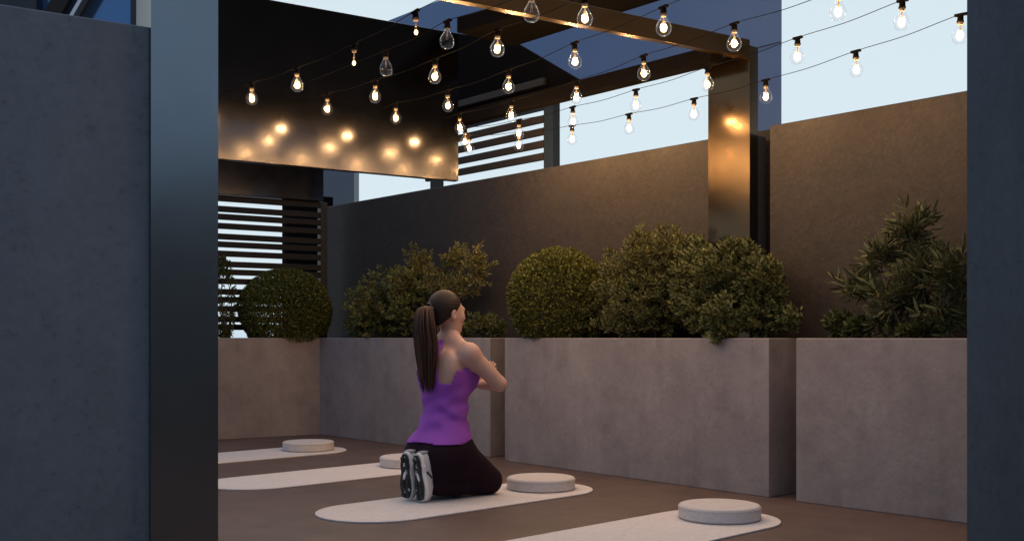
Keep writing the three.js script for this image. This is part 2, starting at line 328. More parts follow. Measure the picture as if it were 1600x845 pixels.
// ------------------------------------------------------------------ string lights
{
  const STR_Y = 2.32, LAMP = 0.40, warm = [1.0, 0.60, 0.27];
  const glass = physical([1, 1, 1], 0.02, { transmission: 1, thickness: 0, ior: 1.45 });
  const glow = mat([0.9, 0.7, 0.4], 0.5); glow.emissive.setRGB(1.0, 0.60, 0.24); glow.emissiveIntensity = 9;
  const brass = mat([0.35, 0.26, 0.16], 0.3, { metalness: 0.8 });
  const socketGeo = new THREE.LatheGeometry([[0.001, 0], [0.010, 0], [0.013, -0.005], [0.014, -0.022], [0.016, -0.025], [0.016, -0.031], [0.001, -0.031]].map((p) => new THREE.Vector2(p[0], p[1])), 14);
  const clipGeo = new RoundedBoxGeometry(0.056, 0.013, 0.018, 2, 0.004); clipGeo.translate(0, 0.003, 0);
  const capGeo = new THREE.CylinderGeometry(0.0115, 0.0115, 0.012, 14); capGeo.translate(0, -0.035, 0);
  const glassGeo = new THREE.LatheGeometry([[0.0115, -0.034], [0.0135, -0.044], [0.019, -0.056], [0.028, -0.070], [0.0335, -0.083], [0.035, -0.093], [0.0325, -0.106], [0.025, -0.118], [0.013, -0.1255], [0.0005, -0.1275]].map((p) => new THREE.Vector2(p[0], p[1])), 22);
  const stemGeo = mergeGeometries([new THREE.CylinderGeometry(0.002, 0.003, 0.03, 6).translate(0, -0.053, 0), new THREE.CylinderGeometry(0.0008, 0.0008, 0.03, 5).translate(0.006, -0.070, 0), new THREE.CylinderGeometry(0.0008, 0.0008, 0.03, 5).translate(-0.006, -0.070, 0)]);
  const glowGeo = new THREE.SphereGeometry(0.0140, 14, 10); glowGeo.scale(1, 1.35, 1); glowGeo.translate(0, -0.091, 0);
  const wireM = M_.matteBlack;
  const fasciaHit = (p, dir) => (FASCIA_OFF - 0.006 - NB[0] * p[0] - NB[1] * p[1]) / (NB[0] * dir[0] + NB[1] * dir[1]);
  // photo pixels of each bulb's cap; kind 1 lit, 2 lit and without glass, 0 unlit clear glass
  const strings = [
    ['on the string farthest from the concrete wall', 1, [[649, 19], [553, 69], [463, 107], [393, 130]]],
    ['on the unlit string', 0, [[831, -12], [699, 34], [602, 80]]],
    ['on the fifth string from the concrete wall', 1, [[914, -4], [778, 47], [680, 93], [586, 126], [511, 147]]],
    ['on the fourth string from the concrete wall', 1, [[1037, 12], [898, 68], [795, 110], [699, 142], [618, 162]]],
    ['on the third string from the concrete wall', 1, [[1312, -15], [1148, 38], [1006, 88], [901, 127], [799, 158], [718, 178]]],
    ['on the second string from the concrete wall', 1, [[1411, 2], [1247, 60], [1106, 106], [994, 141], [895, 168], [811, 188], [727, 201]]],
    ['on the string nearest to the concrete wall', 1, [[1502, 24], [1338, 81], [1197, 126], [1085, 155], [983, 179], [894, 197], [811, 207], [733, 212]]]];
  for (const [where, lit, list] of strings) {
    const Y = where.includes('nearest') ? STR_Y - 0.04 : STR_Y, pts = list.map(([u, v]) => { const p = atHeight(u, v, Y); return V(p[0], Y, -p[1]); });
    const a = pts[0], b = pts[pts.length - 1], dir = b.clone().sub(a).setY(0).normalize(), near = a.clone().addScaledVector(dir, -0.75);
    const near2 = a.clone().addScaledVector(dir, -(a.z * -1 - 4.2) / Math.abs(dir.z)); near2.y = STR_Y + 0.05;
    let t = fasciaHit([b.x, -b.z], [dir.x, -dir.z]); if (b.x + dir.x * t > -0.4) t = 0.5;
    const far = b.clone().addScaledVector(dir, t); far.y = STR_Y + 0.02;
    const line = [near2, ...pts.map((p) => p.clone().add(V(0, 0.005, 0))), far], full = [];
    for (let i = 0; i < line.length; i++) {
      full.push(line[i]);
      if (i + 1 < line.length) { const m = line[i].clone().lerp(line[i + 1], 0.5); m.y -= 0.010; full.push(m); }
    }
    const curve = new THREE.CatmullRomCurve3(full);
    solid('light_cable', new THREE.TubeGeometry(curve, 120, 0.0018, 5), wireM, `thin black cable carrying the bulbs ${where}`, 'cable', 'cables of the string lights');
    pts.forEach((p, i) => {
      const ord = ['first', 'second', 'third', 'fourth', 'fifth', 'sixth', 'seventh', 'eighth'][pts.length - 1 - i];
      const kind = lit ? (where.includes('farthest') && i < 2 ? 2 : 1) : 0;
      const g = thing('light_bulb', kind === 0 ? `unlit clear glass bulb, ${ord} from the fascia end of the unlit string` : kind === 2 ? `bare glowing bulb stem without glass, ${ord} from the fascia end of its string` : `lit clear bulb, ${ord} from the fascia end ${where.replace('concrete ', '')}`, 'light bulb', `bulbs ${where}`, [p.x, p.y, p.z]);
      g.rotation.set(rr(-0.06, 0.06), Math.atan2(-dir.z, dir.x), rr(-0.06, 0.06));
      const s = part('socket', socketGeo, M_.matteBlack, g); part('clip', clipGeo, M_.matteBlack, s);
      part('screw_cap', capGeo, brass, g);
      if (kind !== 2) part('glass', glassGeo, glass, g);
      part('stem', stemGeo, brass, g);
      if (kind) {
        const f = part('filament', glowGeo, glow, g); if (kind === 2) { f.scale.setScalar(0.6); f.position.y = -0.04; }
        const L = new THREE.PointLight(new THREE.Color().setRGB(...warm), LAMP * (kind === 2 ? 0.3 : 1), 0, 2);
        L.position.set(0, -0.091, 0); L.shadow.radius = 0.9; L.castShadow = true; g.add(L);
      }
    });
  }
  // near portal beam that the cables run to, above the frame
  const p = [ray(235) * 4.32, 4.32], q = add2([ray(1512) * 4.28, 4.28], B, 0.55);
  solid('portal_beam', prism([add2(p, B, -0.0), q, add2(q, [0, 1], 0.12), add2(p, [0, 1], 0.12)], 2.424, 2.54, 0.004), M_.greyMetal, 'grey metal beam joining the two near pillars above the view', 'beam');
}
console.log('structure done');
// ------------------------------------------------------------------ plants
{
  const leafShape = (l, w, fold, droop) => {
    const g = new THREE.BufferGeometry();
    const p = [0, 0, 0, -w * 0.8, l * 0.3, fold, 0, l * 0.35, -fold * 0.3, w * 0.8, l * 0.3, fold, -w * 0.75, l * 0.65, fold - droop * 0.4, 0, l * 0.68, -fold * 0.3 - droop * 0.5, w * 0.75, l * 0.65, fold - droop * 0.4, 0, l, -droop];
    g.setAttribute('position', new THREE.Float32BufferAttribute(p, 3));
    g.setIndex([0, 2, 1, 0, 3, 2, 1, 2, 5, 1, 5, 4, 2, 3, 6, 2, 6, 5, 4, 5, 7, 5, 6, 7]);
    g.computeVertexNormals(); return g;
  };
  const leafMat = (rgb, rough = 0.55) => physical(rgb, rough, { specularIntensity: 0.45, transmission: 0.18, thickness: 0, side: THREE.DoubleSide });
  const barkMat = mat([0.07, 0.05, 0.035], 0.9);
  const leaves = {
    box: [leafShape(0.020, 0.0072, 0.002, 0.002), leafMat([0.115, 0.120, 0.024])],
    broad: [leafShape(0.034, 0.0092, 0.0025, 0.005), leafMat([0.118, 0.122, 0.038])],
    fine: [leafShape(0.036, 0.0066, 0.002, 0.004), leafMat([0.130, 0.128, 0.042])],
    lance: [leafShape(0.076, 0.0072, 0.002, 0.010), leafMat([0.100, 0.105, 0.042])],
    low: [leafShape(0.035, 0.010, 0.002, 0.006), leafMat([0.075, 0.082, 0.022])],
  };
  const up = V(0, 1, 0), q = new THREE.Quaternion(), q2 = new THREE.Quaternion(), m4 = new THREE.Matrix4();
  function foliage(name, kind, list, parent) {                              // list of [position, direction, scale, spin]
    const [geo, m] = leaves[kind], im = new THREE.InstancedMesh(geo, m, list.length), c = new THREE.Color();
    list.forEach(([p, dir, s, spin], i) => {
      q.setFromUnitVectors(up, dir); q2.setFromAxisAngle(up, spin); q.multiply(q2);
      im.setMatrixAt(i, m4.compose(p, q, V(s, s, s)));
      const v = rr(0.6, 1.35), y = rr(-0.12, 0.16); im.setColorAt(i, c.setRGB(v * (1 + y), v, v * (1 - y)));
    });
    im.name = name; im.userData.kind = 'stuff'; parent.add(im); return im;
  }
  const randDir = () => { let v; do v = V(rr(-1, 1), rr(-1, 1), rr(-1, 1)); while (v.lengthSq() > 1 || v.lengthSq() < 0.01); return v.normalize(); };
  function branch(from, to, r0, r1) {
    const mid = from.clone().lerp(to, 0.5).add(V(rr(-1, 1), rr(-0.3, 0.6), rr(-1, 1)).multiplyScalar(from.distanceTo(to) * 0.12));
    const c = new THREE.CatmullRomCurve3([from, mid, to]), g = new THREE.TubeGeometry(c, 6, 1, 5), pos = g.attributes.position;
    for (let i = 0; i <= 6; i++) { const pt = c.getPointAt(i / 6), r = r0 + (r1 - r0) * i / 6; for (let j = 0; j <= 5; j++) { const k = i * 6 + j; pos.setXYZ(k, pt.x + (pos.getX(k) - pt.x) * r, pt.y + (pos.getY(k) - pt.y) * r, pt.z + (pos.getZ(k) - pt.z) * r); } }
    return g;
  }
  const spot = (u, v, off, plane = onWall) => { const [x, d] = plane(u, off); return [V(x, yAt(v, d), -d), d]; };
  // clipped round bush
  function ball(u, v, ru, rv, off, plane, n, label) {
    const [c, d] = spot(u, v, off, plane), R = ru * d / FOCAL, RV = rv * d / FOCAL;
    const g = thing('round_bush', label, 'bush', 'clipped round bushes', [c.x, 0.8, c.z]);
    const cy = c.y - 0.8, list = [];
    const bump = Array.from({ length: 26 }, () => [randDir(), rr(-0.05, 0.05), rr(0.3, 0.6)]);
    for (let i = 0; i < n; i++) {
      const e = randDir(); let k = 1; for (const [b, h, w] of bump) k += h * Math.exp(-(1 - e.dot(b)) / (w * w) * 2);
      const s = k * (1 - Math.pow(rnd(), 2.2) * 0.30);
      const p = V(e.x * R * s, cy + e.y * RV * s, e.z * R * s * 0.9);
      if (p.y < 0.01) continue;
      const dir = e.clone().multiplyScalar(0.8).add(randDir().multiplyScalar(0.9)).add(V(0, 0.25, 0)).normalize();
      list.push([p, dir, rr(0.7, 1.3), rr(0, 6.28)]);
    }
    foliage('foliage', 'box', list, g);
    const br = []; for (let i = 0; i < 26; i++) { const e = randDir(); e.y = Math.abs(e.y); br.push(branch(V(e.x * 0.03, 0, e.z * 0.03), V(e.x * R * 0.85, cy + e.y * RV * 0.8, e.z * R * 0.8), 0.008, 0.002)); }
    part('branches', mergeGeometries(br), barkMat, g);
  }
  // loose shrub: blobs [u, v, ru, rv, depth shift], filled with twig tips
  function shrub(name, kind, base, off, blobs, tips, perTip, label, opt = {}) {
    const [b] = spot(base, 527, off), g = thing(name, label, opt.category || 'shrub', opt.group, [b.x, 0.79, b.z]);
    const list = [], br = [], weight = blobs.map((q) => q[2] * q[3]), total = weight.reduce((a, c) => a + c, 0);
    blobs.forEach(([u, v, ru, rv, sh = 0], bi) => {
      const [c, d] = spot(u, v, off + sh), R = 1.14 * ru * d / FOCAL, RV = 1.1 * rv * d / FOCAL, cen = c.clone().sub(g.position);
      const limb = cen.clone().add(V(0, -RV * 0.5, 0)); limb.y = Math.max(limb.y, 0.03);
      br.push(branch(V(rr(-0.04, 0.04), 0, rr(-0.03, 0.03)), limb, 0.011, 0.005));
      const nt = Math.round(tips * weight[bi] / total);
      for (let i = 0; i < nt; i++) {
        const e = randDir(), s = 1 - Math.pow(rnd(), opt.fill || 1.6) * 0.75;
        const jag = 0.92 + 0.2 * Math.sin(e.x * 5 + bi) * Math.sin(e.y * 6 + e.z * 4 + bi * 2);
        const tip = cen.clone().add(V(e.x * R * s * jag, e.y * RV * s * jag, e.z * R * 0.8 * s * jag));
        if (tip.y < (opt.low ?? 0.015)) continue;
        const dir = e.clone().multiplyScalar(0.9).add(V(0, opt.rise ?? 0.5, 0)).add(randDir().multiplyScalar(0.35)).normalize();
        const len = rr(0.5, 1) * (opt.twig || 0.05), start = tip.clone().addScaledVector(dir, -len);
        if (i % 4 === 0 || opt.allTwigs) br.push(branch(limb.clone().lerp(start, 0.25), tip, 0.003, 0.001));
        for (let k = 0; k < perTip; k++) {
          const t = k / perTip, a = k * 2.4 + rr(0, 0.6), side = V(Math.cos(a), 0, Math.sin(a)).applyQuaternion(q.setFromUnitVectors(up, dir));
          const ld = side.multiplyScalar(1.15 - t * 0.7).addScaledVector(dir, 0.35 + t * 0.8).add(V(0, opt.leafRise || 0, 0)).normalize();
          list.push([start.clone().addScaledVector(dir, len * t), ld, rr(0.65, 1.25), rr(-0.6, 0.6)]);
        }
      }
    });
    foliage('foliage', kind, list, g);
    part('branches', mergeGeometries(br), barkMat, g);
  }
  ball(446, 487, 71, 66, 9.11, onScreen, 27000, 'clipped round bush in the far planter in front of the slats');
  ball(873, 468, 82, 78, 5.02, onWall, 22000, 'clipped round bush at the end of the long planter');
  shrub('leafy_shrub', 'broad', 605, 5.08, [[600, 482, 56, 60], [655, 470, 55, 55, 0.06], [570, 500, 32, 30], [640, 440, 36, 30]], 1150, 8, 'dense leafy shrub behind the ponytail of the kneeling woman');
  shrub('feathery_shrub', 'fine', 690, 5.12, [[655, 408, 30, 30], [690, 440, 34, 34], [712, 402, 28, 30], [745, 418, 26, 36], [720, 448, 36, 26]], 290, 9, 'open feathery shrub with bare twigs above the head of the kneeling woman', { twig: 0.09, allTwigs: true, rise: 0.7, fill: 1.1 });
  shrub('low_plant', 'low', 740, 5.05, [[720, 512, 26, 20], [755, 510, 28, 22], [775, 514, 16, 14]], 150, 7, 'low dark plants beside the face of the kneeling woman', { category: 'plant' });
  shrub('leafy_shrub', 'fine', 1020, 5.08, [[1030, 410, 74, 56], [985, 450, 52, 62], [1040, 460, 84, 62], [1000, 500, 66, 30], [1075, 400, 34, 36], [935, 490, 40, 36]], 2300, 9, 'tallest bushy shrub in the middle of the long planter');
  shrub('leafy_shrub', 'broad', 1140, 4.98, [[1145, 425, 62, 52], [1120, 470, 60, 52], [1190, 440, 42, 48], [1195, 492, 44, 34], [1150, 395, 34, 26], [1130, 502, 30, 40, -0.19], [1236, 500, 18, 16], [1085, 440, 40, 60]], 1800, 8, 'leafy shrub spilling over the long planter in front of the bronze post', { low: -0.05 });
  shrub('oleander', 'lance', 1425, 5.0, [[1425, 352, 42, 36], [1375, 395, 38, 34], [1440, 410, 52, 44], [1345, 440, 36, 34], [1410, 460, 60, 40], [1490, 430, 44, 50], [1480, 490, 46, 34], [1385, 500, 40, 24]], 290, 8, 'oleander with long narrow leaves in front of the bare wall', { twig: 0.09, allTwigs: true, rise: 0.8, fill: 1.1 });
  shrub('low_plant', 'low', 1325, 4.98, [[1312, 508, 24, 24], [1340, 510, 24, 20], [1440, 514, 50, 14]], 130, 7, 'low dark plant at the foot of the oleander', { category: 'plant' });
  // plant at the end of the far planter, placed on that planter's line
  {
    const [c, d] = spot(362, 470, 9.08, onScreen), g = thing('leafy_shrub', 'thin leafy shrub letting light through beside the round bush in the far planter', 'shrub', null, [c.x, 0.79, c.z]);
    const list = [], br = [];
    for (let i = 0; i < 240; i++) {
      const e = randDir(), p = V(e.x * 0.11 - 0.10, c.y - 0.79 + e.y * 0.36, e.z * 0.14).multiplyScalar(1); if (p.y < 0.01) continue;
      if (i % 5 === 0) br.push(branch(V(-0.05, 0, 0), p, 0.004, 0.001));
      for (let k = 0; k < 6; k++) { const dd = e.clone().multiplyScalar(0.5).add(randDir()).add(V(0, 0.4, 0)).normalize(); list.push([p.clone().add(randDir().multiplyScalar(0.02)), dd, rr(0.7, 1.2), rr(0, 6)]); }
    }
    foliage('foliage', 'low', list, g); part('branches', mergeGeometries(br), barkMat, g);
  }
  console.log('plants done');
}

// ------------------------------------------------------------------ kneeling woman
{
  // local frame: x to her right, y up, z backwards; f (forward) = -z
  const root = thing('person', 'woman with long brown ponytail kneeling in purple tank top and black leggings, hands joined', 'person', null, [-0.363, MAT_H, -5.72]);
  root.rotation.y = Math.atan2(-0.68, 0.733);
  const J = (f, r, y) => V(r, y, -f);
  const smin = (a, b, k) => { const h = Math.max(k - Math.abs(a - b), 0) / k; return Math.min(a, b) - h * h * k * 0.25; };
  const cone = (a, b, ra, rb) => { const ax = a.x, ay = a.y, az = a.z, bx = b.x - ax, by = b.y - ay, bz = b.z - az, l2 = bx * bx + by * by + bz * bz;
    return (x, y, z) => { const px = x - ax, py = y - ay, pz = z - az; let t = (px * bx + py * by + pz * bz) / l2; t = t < 0 ? 0 : t > 1 ? 1 : t; return Math.hypot(px - bx * t, py - by * t, pz - bz * t) - (ra + (rb - ra) * t); }; };
  const ell = (c, rx, ry, rz) => { const m = Math.min(rx, ry, rz); return (x, y, z) => { const k = Math.hypot((x - c.x) / rx, (y - c.y) / ry, (z - c.z) / rz); return (k - 1) * m * (k > 1 ? 1.15 : 1); }; };
  const lerpTable = (tab, y) => { if (y <= tab[0][0]) return tab[0]; for (let i = 1; i < tab.length; i++) if (y <= tab[i][0]) { let t = (y - tab[i - 1][0]) / (tab[i][0] - tab[i - 1][0]); return tab[i].map((v, k) => tab[i - 1][k] + (v - tab[i - 1][k]) * t); } return tab[tab.length - 1]; };
  // y, half width, half depth, forward shift
  const prof = [[0.14, 0.135, 0.11, -0.02], [0.20, 0.163, 0.135, -0.02], [0.26, 0.168, 0.135, -0.015], [0.31, 0.158, 0.122, -0.005], [0.38, 0.136, 0.105, 0.005], [0.45, 0.123, 0.095, 0.012], [0.52, 0.127, 0.098, 0.018], [0.60, 0.140, 0.108, 0.024], [0.67, 0.148, 0.108, 0.03], [0.73, 0.148, 0.095, 0.034], [0.775, 0.128, 0.078, 0.04], [0.81, 0.085, 0.062, 0.045], [0.84, 0.055, 0.055, 0.05]];
  const torso = (x, y, z) => { const t = lerpTable(prof, y), k = Math.hypot(x / t[1], (z + t[3]) / t[2]); let d = (k - 1) * Math.min(t[1], t[2]); if (y < 0.14) d = Math.max(d, 0.14 - y) + 0; if (y > 0.83) d = Math.max(d, (y - 0.83)); return d * 0.9; };
  const neck = cone(J(0.05, 0, 0.80), J(0.045, 0, 0.92), 0.05, 0.046);
  const side = [-1, 1];
  const butt = side.map((s) => ell(J(-0.075, s * 0.075, 0.215), 0.098, 0.105, 0.098));
  const thigh = side.map((s) => cone(J(0.02, s * 0.088, 0.215), J(0.255, s * 0.088, 0.077), 0.104, 0.069));
  const calf = side.map((s) => cone(J(0.25, s * 0.088, 0.068), J(-0.10, s * 0.062, 0.075), 0.062, 0.044));
  const calf2 = side.map((s) => cone(J(0.02, s * 0.078, 0.075), J(-0.145, s * 0.058, 0.085), 0.058, 0.034));
  const shoulder = side.map((s) => J(0.035, s * 0.160, 0.755));
  const elbow = side.map((s) => J(0.195, s * 0.225, 0.597));
  const wrist = side.map((s) => J(0.262, s * 0.030, 0.585));
  const upper = side.map((s, i) => cone(shoulder[i], elbow[i], 0.050, 0.039));
  const delt = side.map((s, i) => ell(shoulder[i].clone().add(V(s * 0.004, 0.003, -0.005)), 0.05, 0.052, 0.05));
  const fore = side.map((s, i) => cone(elbow[i], wrist[i], 0.039, 0.025));
  const trap = side.map((s, i) => cone(J(0.04, s * 0.03, 0.83), shoulder[i].clone().add(V(-s * 0.02, 0.012, 0)), 0.042, 0.038));
  const scap = side.map((s) => ell(J(-0.045, s * 0.082, 0.69), 0.05, 0.07, 0.03));
  const bust = side.map((s) => ell(J(0.115, s * 0.07, 0.635), 0.06, 0.06, 0.05));
  const torsoAll = (x, y, z) => { let d = torso(x, y, z); for (let i = 0; i < 2; i++) { d = smin(d, scap[i](x, y, z), 0.05); d = smin(d, bust[i](x, y, z), 0.05); } return d; };
  const legsAll = (x, y, z) => { let d = 9; for (let i = 0; i < 2; i++) { let e = smin(thigh[i](x, y, z), calf[i](x, y, z), 0.02); e = smin(e, calf2[i](x, y, z), 0.02); d = smin(d, e, 0.012); } return d; };
  const pelvis = (x, y, z) => { let d = torso(x, y, z); for (let i = 0; i < 2; i++) d = smin(d, butt[i](x, y, z), 0.05); return d; };
  // head
  const HC = J(0.028, 0, 0.972);
  const headYaw = 0.10;
  const hd = (f, r, y) => { const c = Math.cos(headYaw), s = Math.sin(headYaw); return J(HC.z * -1 + f * c - r * s, HC.x + r * c + f * s, HC.y + y); };
  const skull = ell(hd(-0.012, 0, 0.025), 0.073, 0.088, 0.092);
  const face = ell(hd(0.035, 0, -0.035), 0.056, 0.083, 0.058);
  const jaw = cone(hd(0.03, 0, -0.075), hd(0.065, 0, -0.093), 0.035, 0.022);
  const nose = cone(hd(0.093, 0, 0.0), hd(0.112, 0, -0.028), 0.006, 0.011);
  const brow = cone(hd(0.082, -0.03, 0.018), hd(0.082, 0.03, 0.018), 0.012, 0.012);
  const lips = cone(hd(0.091, -0.014, -0.058), hd(0.091, 0.014, -0.058), 0.008, 0.008);
  const cheek = side.map((s) => ell(hd(0.062, s * 0.033, -0.022), 0.024, 0.024, 0.024));
  const eyeHole = side.map((s) => ell(hd(0.092, s * 0.031, 0.0), 0.014, 0.009, 0.012));
  const earOuter = side.map((s) => ell(hd(-0.012, s * 0.074, -0.012), 0.011, 0.033, 0.019));
  const earHole = side.map((s) => ell(hd(-0.006, s * 0.086, -0.010), 0.009, 0.019, 0.011));
  const headF = (x, y, z) => { let d = smin(skull(x, y, z), face(x, y, z), 0.04); d = smin(d, jaw(x, y, z), 0.03); d = smin(d, brow(x, y, z), 0.02); for (let i = 0; i < 2; i++) d = smin(d, cheek[i](x, y, z), 0.025); d = smin(d, nose(x, y, z), 0.012); d = smin(d, lips(x, y, z), 0.008);
    for (let i = 0; i < 2; i++) { d = Math.max(d, -eyeHole[i](x, y, z)); let e = Math.max(earOuter[i](x, y, z), -earHole[i](x, y, z)); d = smin(d, e, 0.006); } return d; };
  const bodyF = (x, y, z) => { let d = smin(torsoAll(x, y, z), neck(x, y, z), 0.035);
    for (let i = 0; i < 2; i++) { d = smin(d, trap[i](x, y, z), 0.03); let a = smin(delt[i](x, y, z), upper[i](x, y, z), 0.03); a = smin(a, fore[i](x, y, z), 0.012); d = smin(d, a, 0.03); d = smin(d, butt[i](x, y, z), 0.05); }
    return smin(d, legsAll(x, y, z), 0.04); };
  // naive surface nets
  function nets(f, lo, hi, h) {
    const nx = Math.ceil((hi[0] - lo[0]) / h) + 1, ny = Math.ceil((hi[1] - lo[1]) / h) + 1, nz = Math.ceil((hi[2] - lo[2]) / h) + 1, F = new Float32Array(nx * ny * nz);
    for (let k = 0, n = 0; k < nz; k++) for (let j = 0; j < ny; j++) for (let i = 0; i < nx; i++, n++) F[n] = f(lo[0] + i * h, lo[1] + j * h, lo[2] + k * h);
    const id = new Int32Array(nx * ny * nz).fill(-1), pos = [], idx = [], at = (i, j, k) => (k * ny + j) * nx + i;
    for (let k = 0; k < nz - 1; k++) for (let j = 0; j < ny - 1; j++) for (let i = 0; i < nx - 1; i++) {
      let n = 0, sx = 0, sy = 0, sz = 0;
      for (let e = 0; e < 12; e++) {
        const ax = e >> 2, b = e & 3, o = [0, 0, 0], p = [0, 0, 0]; o[(ax + 1) % 3] = p[(ax + 1) % 3] = b & 1; o[(ax + 2) % 3] = p[(ax + 2) % 3] = b >> 1; p[ax] = 1;
        const fa = F[at(i + o[0], j + o[1], k + o[2])], fb = F[at(i + p[0], j + p[1], k + p[2])];
        if ((fa < 0) !== (fb < 0)) { const t = fa / (fa - fb); n++; sx += i + o[0] + (p[0] - o[0]) * t; sy += j + o[1] + (p[1] - o[1]) * t; sz += k + o[2] + (p[2] - o[2]) * t; }
      }
      if (n) { id[at(i, j, k)] = pos.length / 3; pos.push(lo[0] + sx / n * h, lo[1] + sy / n * h, lo[2] + sz / n * h); }
    }
    const quadF = (a, b, c, d, flip) => { if (a < 0 || b < 0 || c < 0 || d < 0) return; flip ? idx.push(a, c, b, a, d, c) : idx.push(a, b, c, a, c, d); };
    for (let k = 1; k < nz - 1; k++) for (let j = 1; j < ny - 1; j++) for (let i = 1; i < nx - 1; i++) {
      const s = F[at(i, j, k)] < 0;
      if (s !== F[at(i + 1, j, k)] < 0) quadF(id[at(i, j - 1, k - 1)], id[at(i, j, k - 1)], id[at(i, j, k)], id[at(i, j - 1, k)], !s);
      if (s !== F[at(i, j + 1, k)] < 0) quadF(id[at(i - 1, j, k - 1)], id[at(i - 1, j, k)], id[at(i, j, k)], id[at(i, j, k - 1)], !s);
      if (s !== F[at(i, j, k + 1)] < 0) quadF(id[at(i - 1, j - 1, k)], id[at(i, j - 1, k)], id[at(i, j, k)], id[at(i - 1, j, k)], !s);
    }
    const g = new THREE.BufferGeometry(); g.setAttribute('position', new THREE.Float32BufferAttribute(pos, 3)); g.setIndex(idx); g.computeVertexNormals();
    const uv = new Float32Array(pos.length / 3 * 2); for (let i = 0; i < uv.length / 2; i++) { uv[i * 2] = pos[i * 3] + pos[i * 3 + 2] * 0.6; uv[i * 2 + 1] = pos[i * 3 + 1]; }
    g.setAttribute('uv', new THREE.BufferAttribute(uv, 2));
    return g;
  }
  // hands: joined palms at the chest, fingers up and forward
  const handGeo = side.map((s, i) => {
    const w = wrist[i], dirUp = V(0, 0.70, -0.71).normalize(), fwd = V(0, -0.71, -0.70).normalize();
    const pt = (a, b, c) => w.clone().addScaledVector(dirUp, a).addScaledVector(fwd, b).add(V(-s * c, 0, 0));
    const list = [cone(w, pt(0.03, 0, 0.008), 0.024, 0.02)];
    for (let k = 0; k < 4; k++) list.push(cone(pt(0.025, -0.012 + k * 0.008, 0.012), pt(0.085, -0.026 + k * 0.018, 0.018), 0.015, 0.0115));
    const L = [0.062, 0.075, 0.08, 0.072];
    const fing = [];
    for (let k = 0; k < 4; k++) { const o = -0.026 + k * 0.018, l = L[k]; fing.push([cone(pt(0.085, o, 0.018), pt(0.085 + l * 0.5, o * 1.05, 0.0205), 0.0088, 0.008), cone(pt(0.085 + l * 0.5, o * 1.05, 0.0205), pt(0.085 + l, o * 1.05, 0.0195), 0.008, 0.0065)]); }
    const th = [cone(pt(0.03, -0.022, 0.012), pt(0.06, -0.045, 0.017), 0.0125, 0.010), cone(pt(0.06, -0.045, 0.017), pt(0.088, -0.05, 0.019), 0.010, 0.008)];
    const f = (x, y, z) => { let d = 9; for (const c of list) d = smin(d, c(x, y, z), 0.012); for (const [p, q] of fing) d = smin(d, Math.min(p(x, y, z), q(x, y, z)), 0.004); d = smin(d, Math.min(th[0](x, y, z), th[1](x, y, z)), 0.006); return smin(d, fore[i](x, y, z) + 0.001, 0.008); };
    const lo = [w.x - 0.045, w.y - 0.03, w.z - 0.13], hi = [w.x + 0.045, w.y + 0.19, w.z + 0.075];
    return nets(f, lo, hi, 0.0032);
  });
  const skin = physical([0.56, 0.33, 0.25], 0.5, { sheen: 0.2 });
  const bodyClipped = (x, y, z) => { let d = bodyF(x, y, z); return smin(d, headF(x, y, z) + 0.004, 0.012); };
  const body = mergeGeometries([nets((x, y, z) => y > 0.89 ? Math.max(bodyClipped(x, y, z), 0.002) : bodyClipped(x, y, z), [-0.31, -0.01, -0.36], [0.31, 0.90, 0.25], 0.0095),
    nets((x, y, z) => smin(headF(x, y, z), neck(x, y, z), 0.02), [-0.10, 0.855, -0.18], [0.10, 1.12, 0.10], 0.0042), ...handGeo]);
  part('body', body, skin, root);
  // clothes
  const clip = (x, y, z) => {                                              // neckline and armholes of the racer back, straight hem
    const back = z > -0.03 ? 1 : 0, ax = Math.abs(x);
    const top = back ? 0.603 + 0.23 * Math.exp(-Math.pow(ax / 0.043, 4)) + 0.09 * THREE.MathUtils.smoothstep(ax, 0.122, 0.165) : 0.70 + 0.09 * Math.exp(-Math.pow((ax - 0.075) / 0.03, 2));
    return Math.max(y - top, 0.292 + 0.006 * Math.sin(x * 14 + z * 9) - y);
  };
  const wrinkle = (x, y, z) => 0.0045 * Math.sin(y * 52 + x * 16 + Math.sin(x * 24 + y * 9) * 1.6) * Math.exp(-Math.pow((y - 0.42) / 0.10, 2)) + 0.002 * Math.sin(y * 80 - x * 30 + z * 20) * Math.exp(-Math.pow((y - 0.5) / 0.12, 2));
  const shirtM = mat([0.29, 0.062, 0.42], 0.8, { bumpMap: clothBump, bumpScale: 0.0006 });
  const shirtCore = (x, y, z) => { const flare = y < 0.40 ? (0.40 - y) * 0.03 : 0; return smin(torsoAll(x, y, z), smin(butt[0](x, y, z), butt[1](x, y, z), 0.05), 0.06) - 0.008 - flare; };
  part('tank_top', nets((x, y, z) => Math.max(shirtCore(x, y, z) - wrinkle(x, y, z), clip(x, y, z)), [-0.22, 0.27, -0.22], [0.22, 0.86, 0.19], 0.0062), shirtM, root);
  const legM = physical([0.013, 0.004, 0.009], 0.85, { specularIntensity: 0.35, bumpMap: clothBump, bumpScale: 0.0005 });
  part('leggings', nets((x, y, z) => Math.max(smin(pelvis(x, y, z), legsAll(x, y, z), 0.05) - 0.004, y - 0.315, z - 0.155 - (y > 0.13 ? 1 : 0)), [-0.24, -0.012, -0.37], [0.24, 0.33, 0.24], 0.0075), legM, root);
  // hair
  const hairM = physical([0.020, 0.011, 0.008], 0.5, { specularIntensity: 0.5 }), tailM = physical([0.062, 0.029, 0.019], 0.55, { specularIntensity: 0.6 });
  const cap = ell(hd(-0.017, 0, 0.024), 0.081, 0.096, 0.099);
  const nape = ell(hd(-0.062, 0, -0.035), 0.055, 0.06, 0.04);
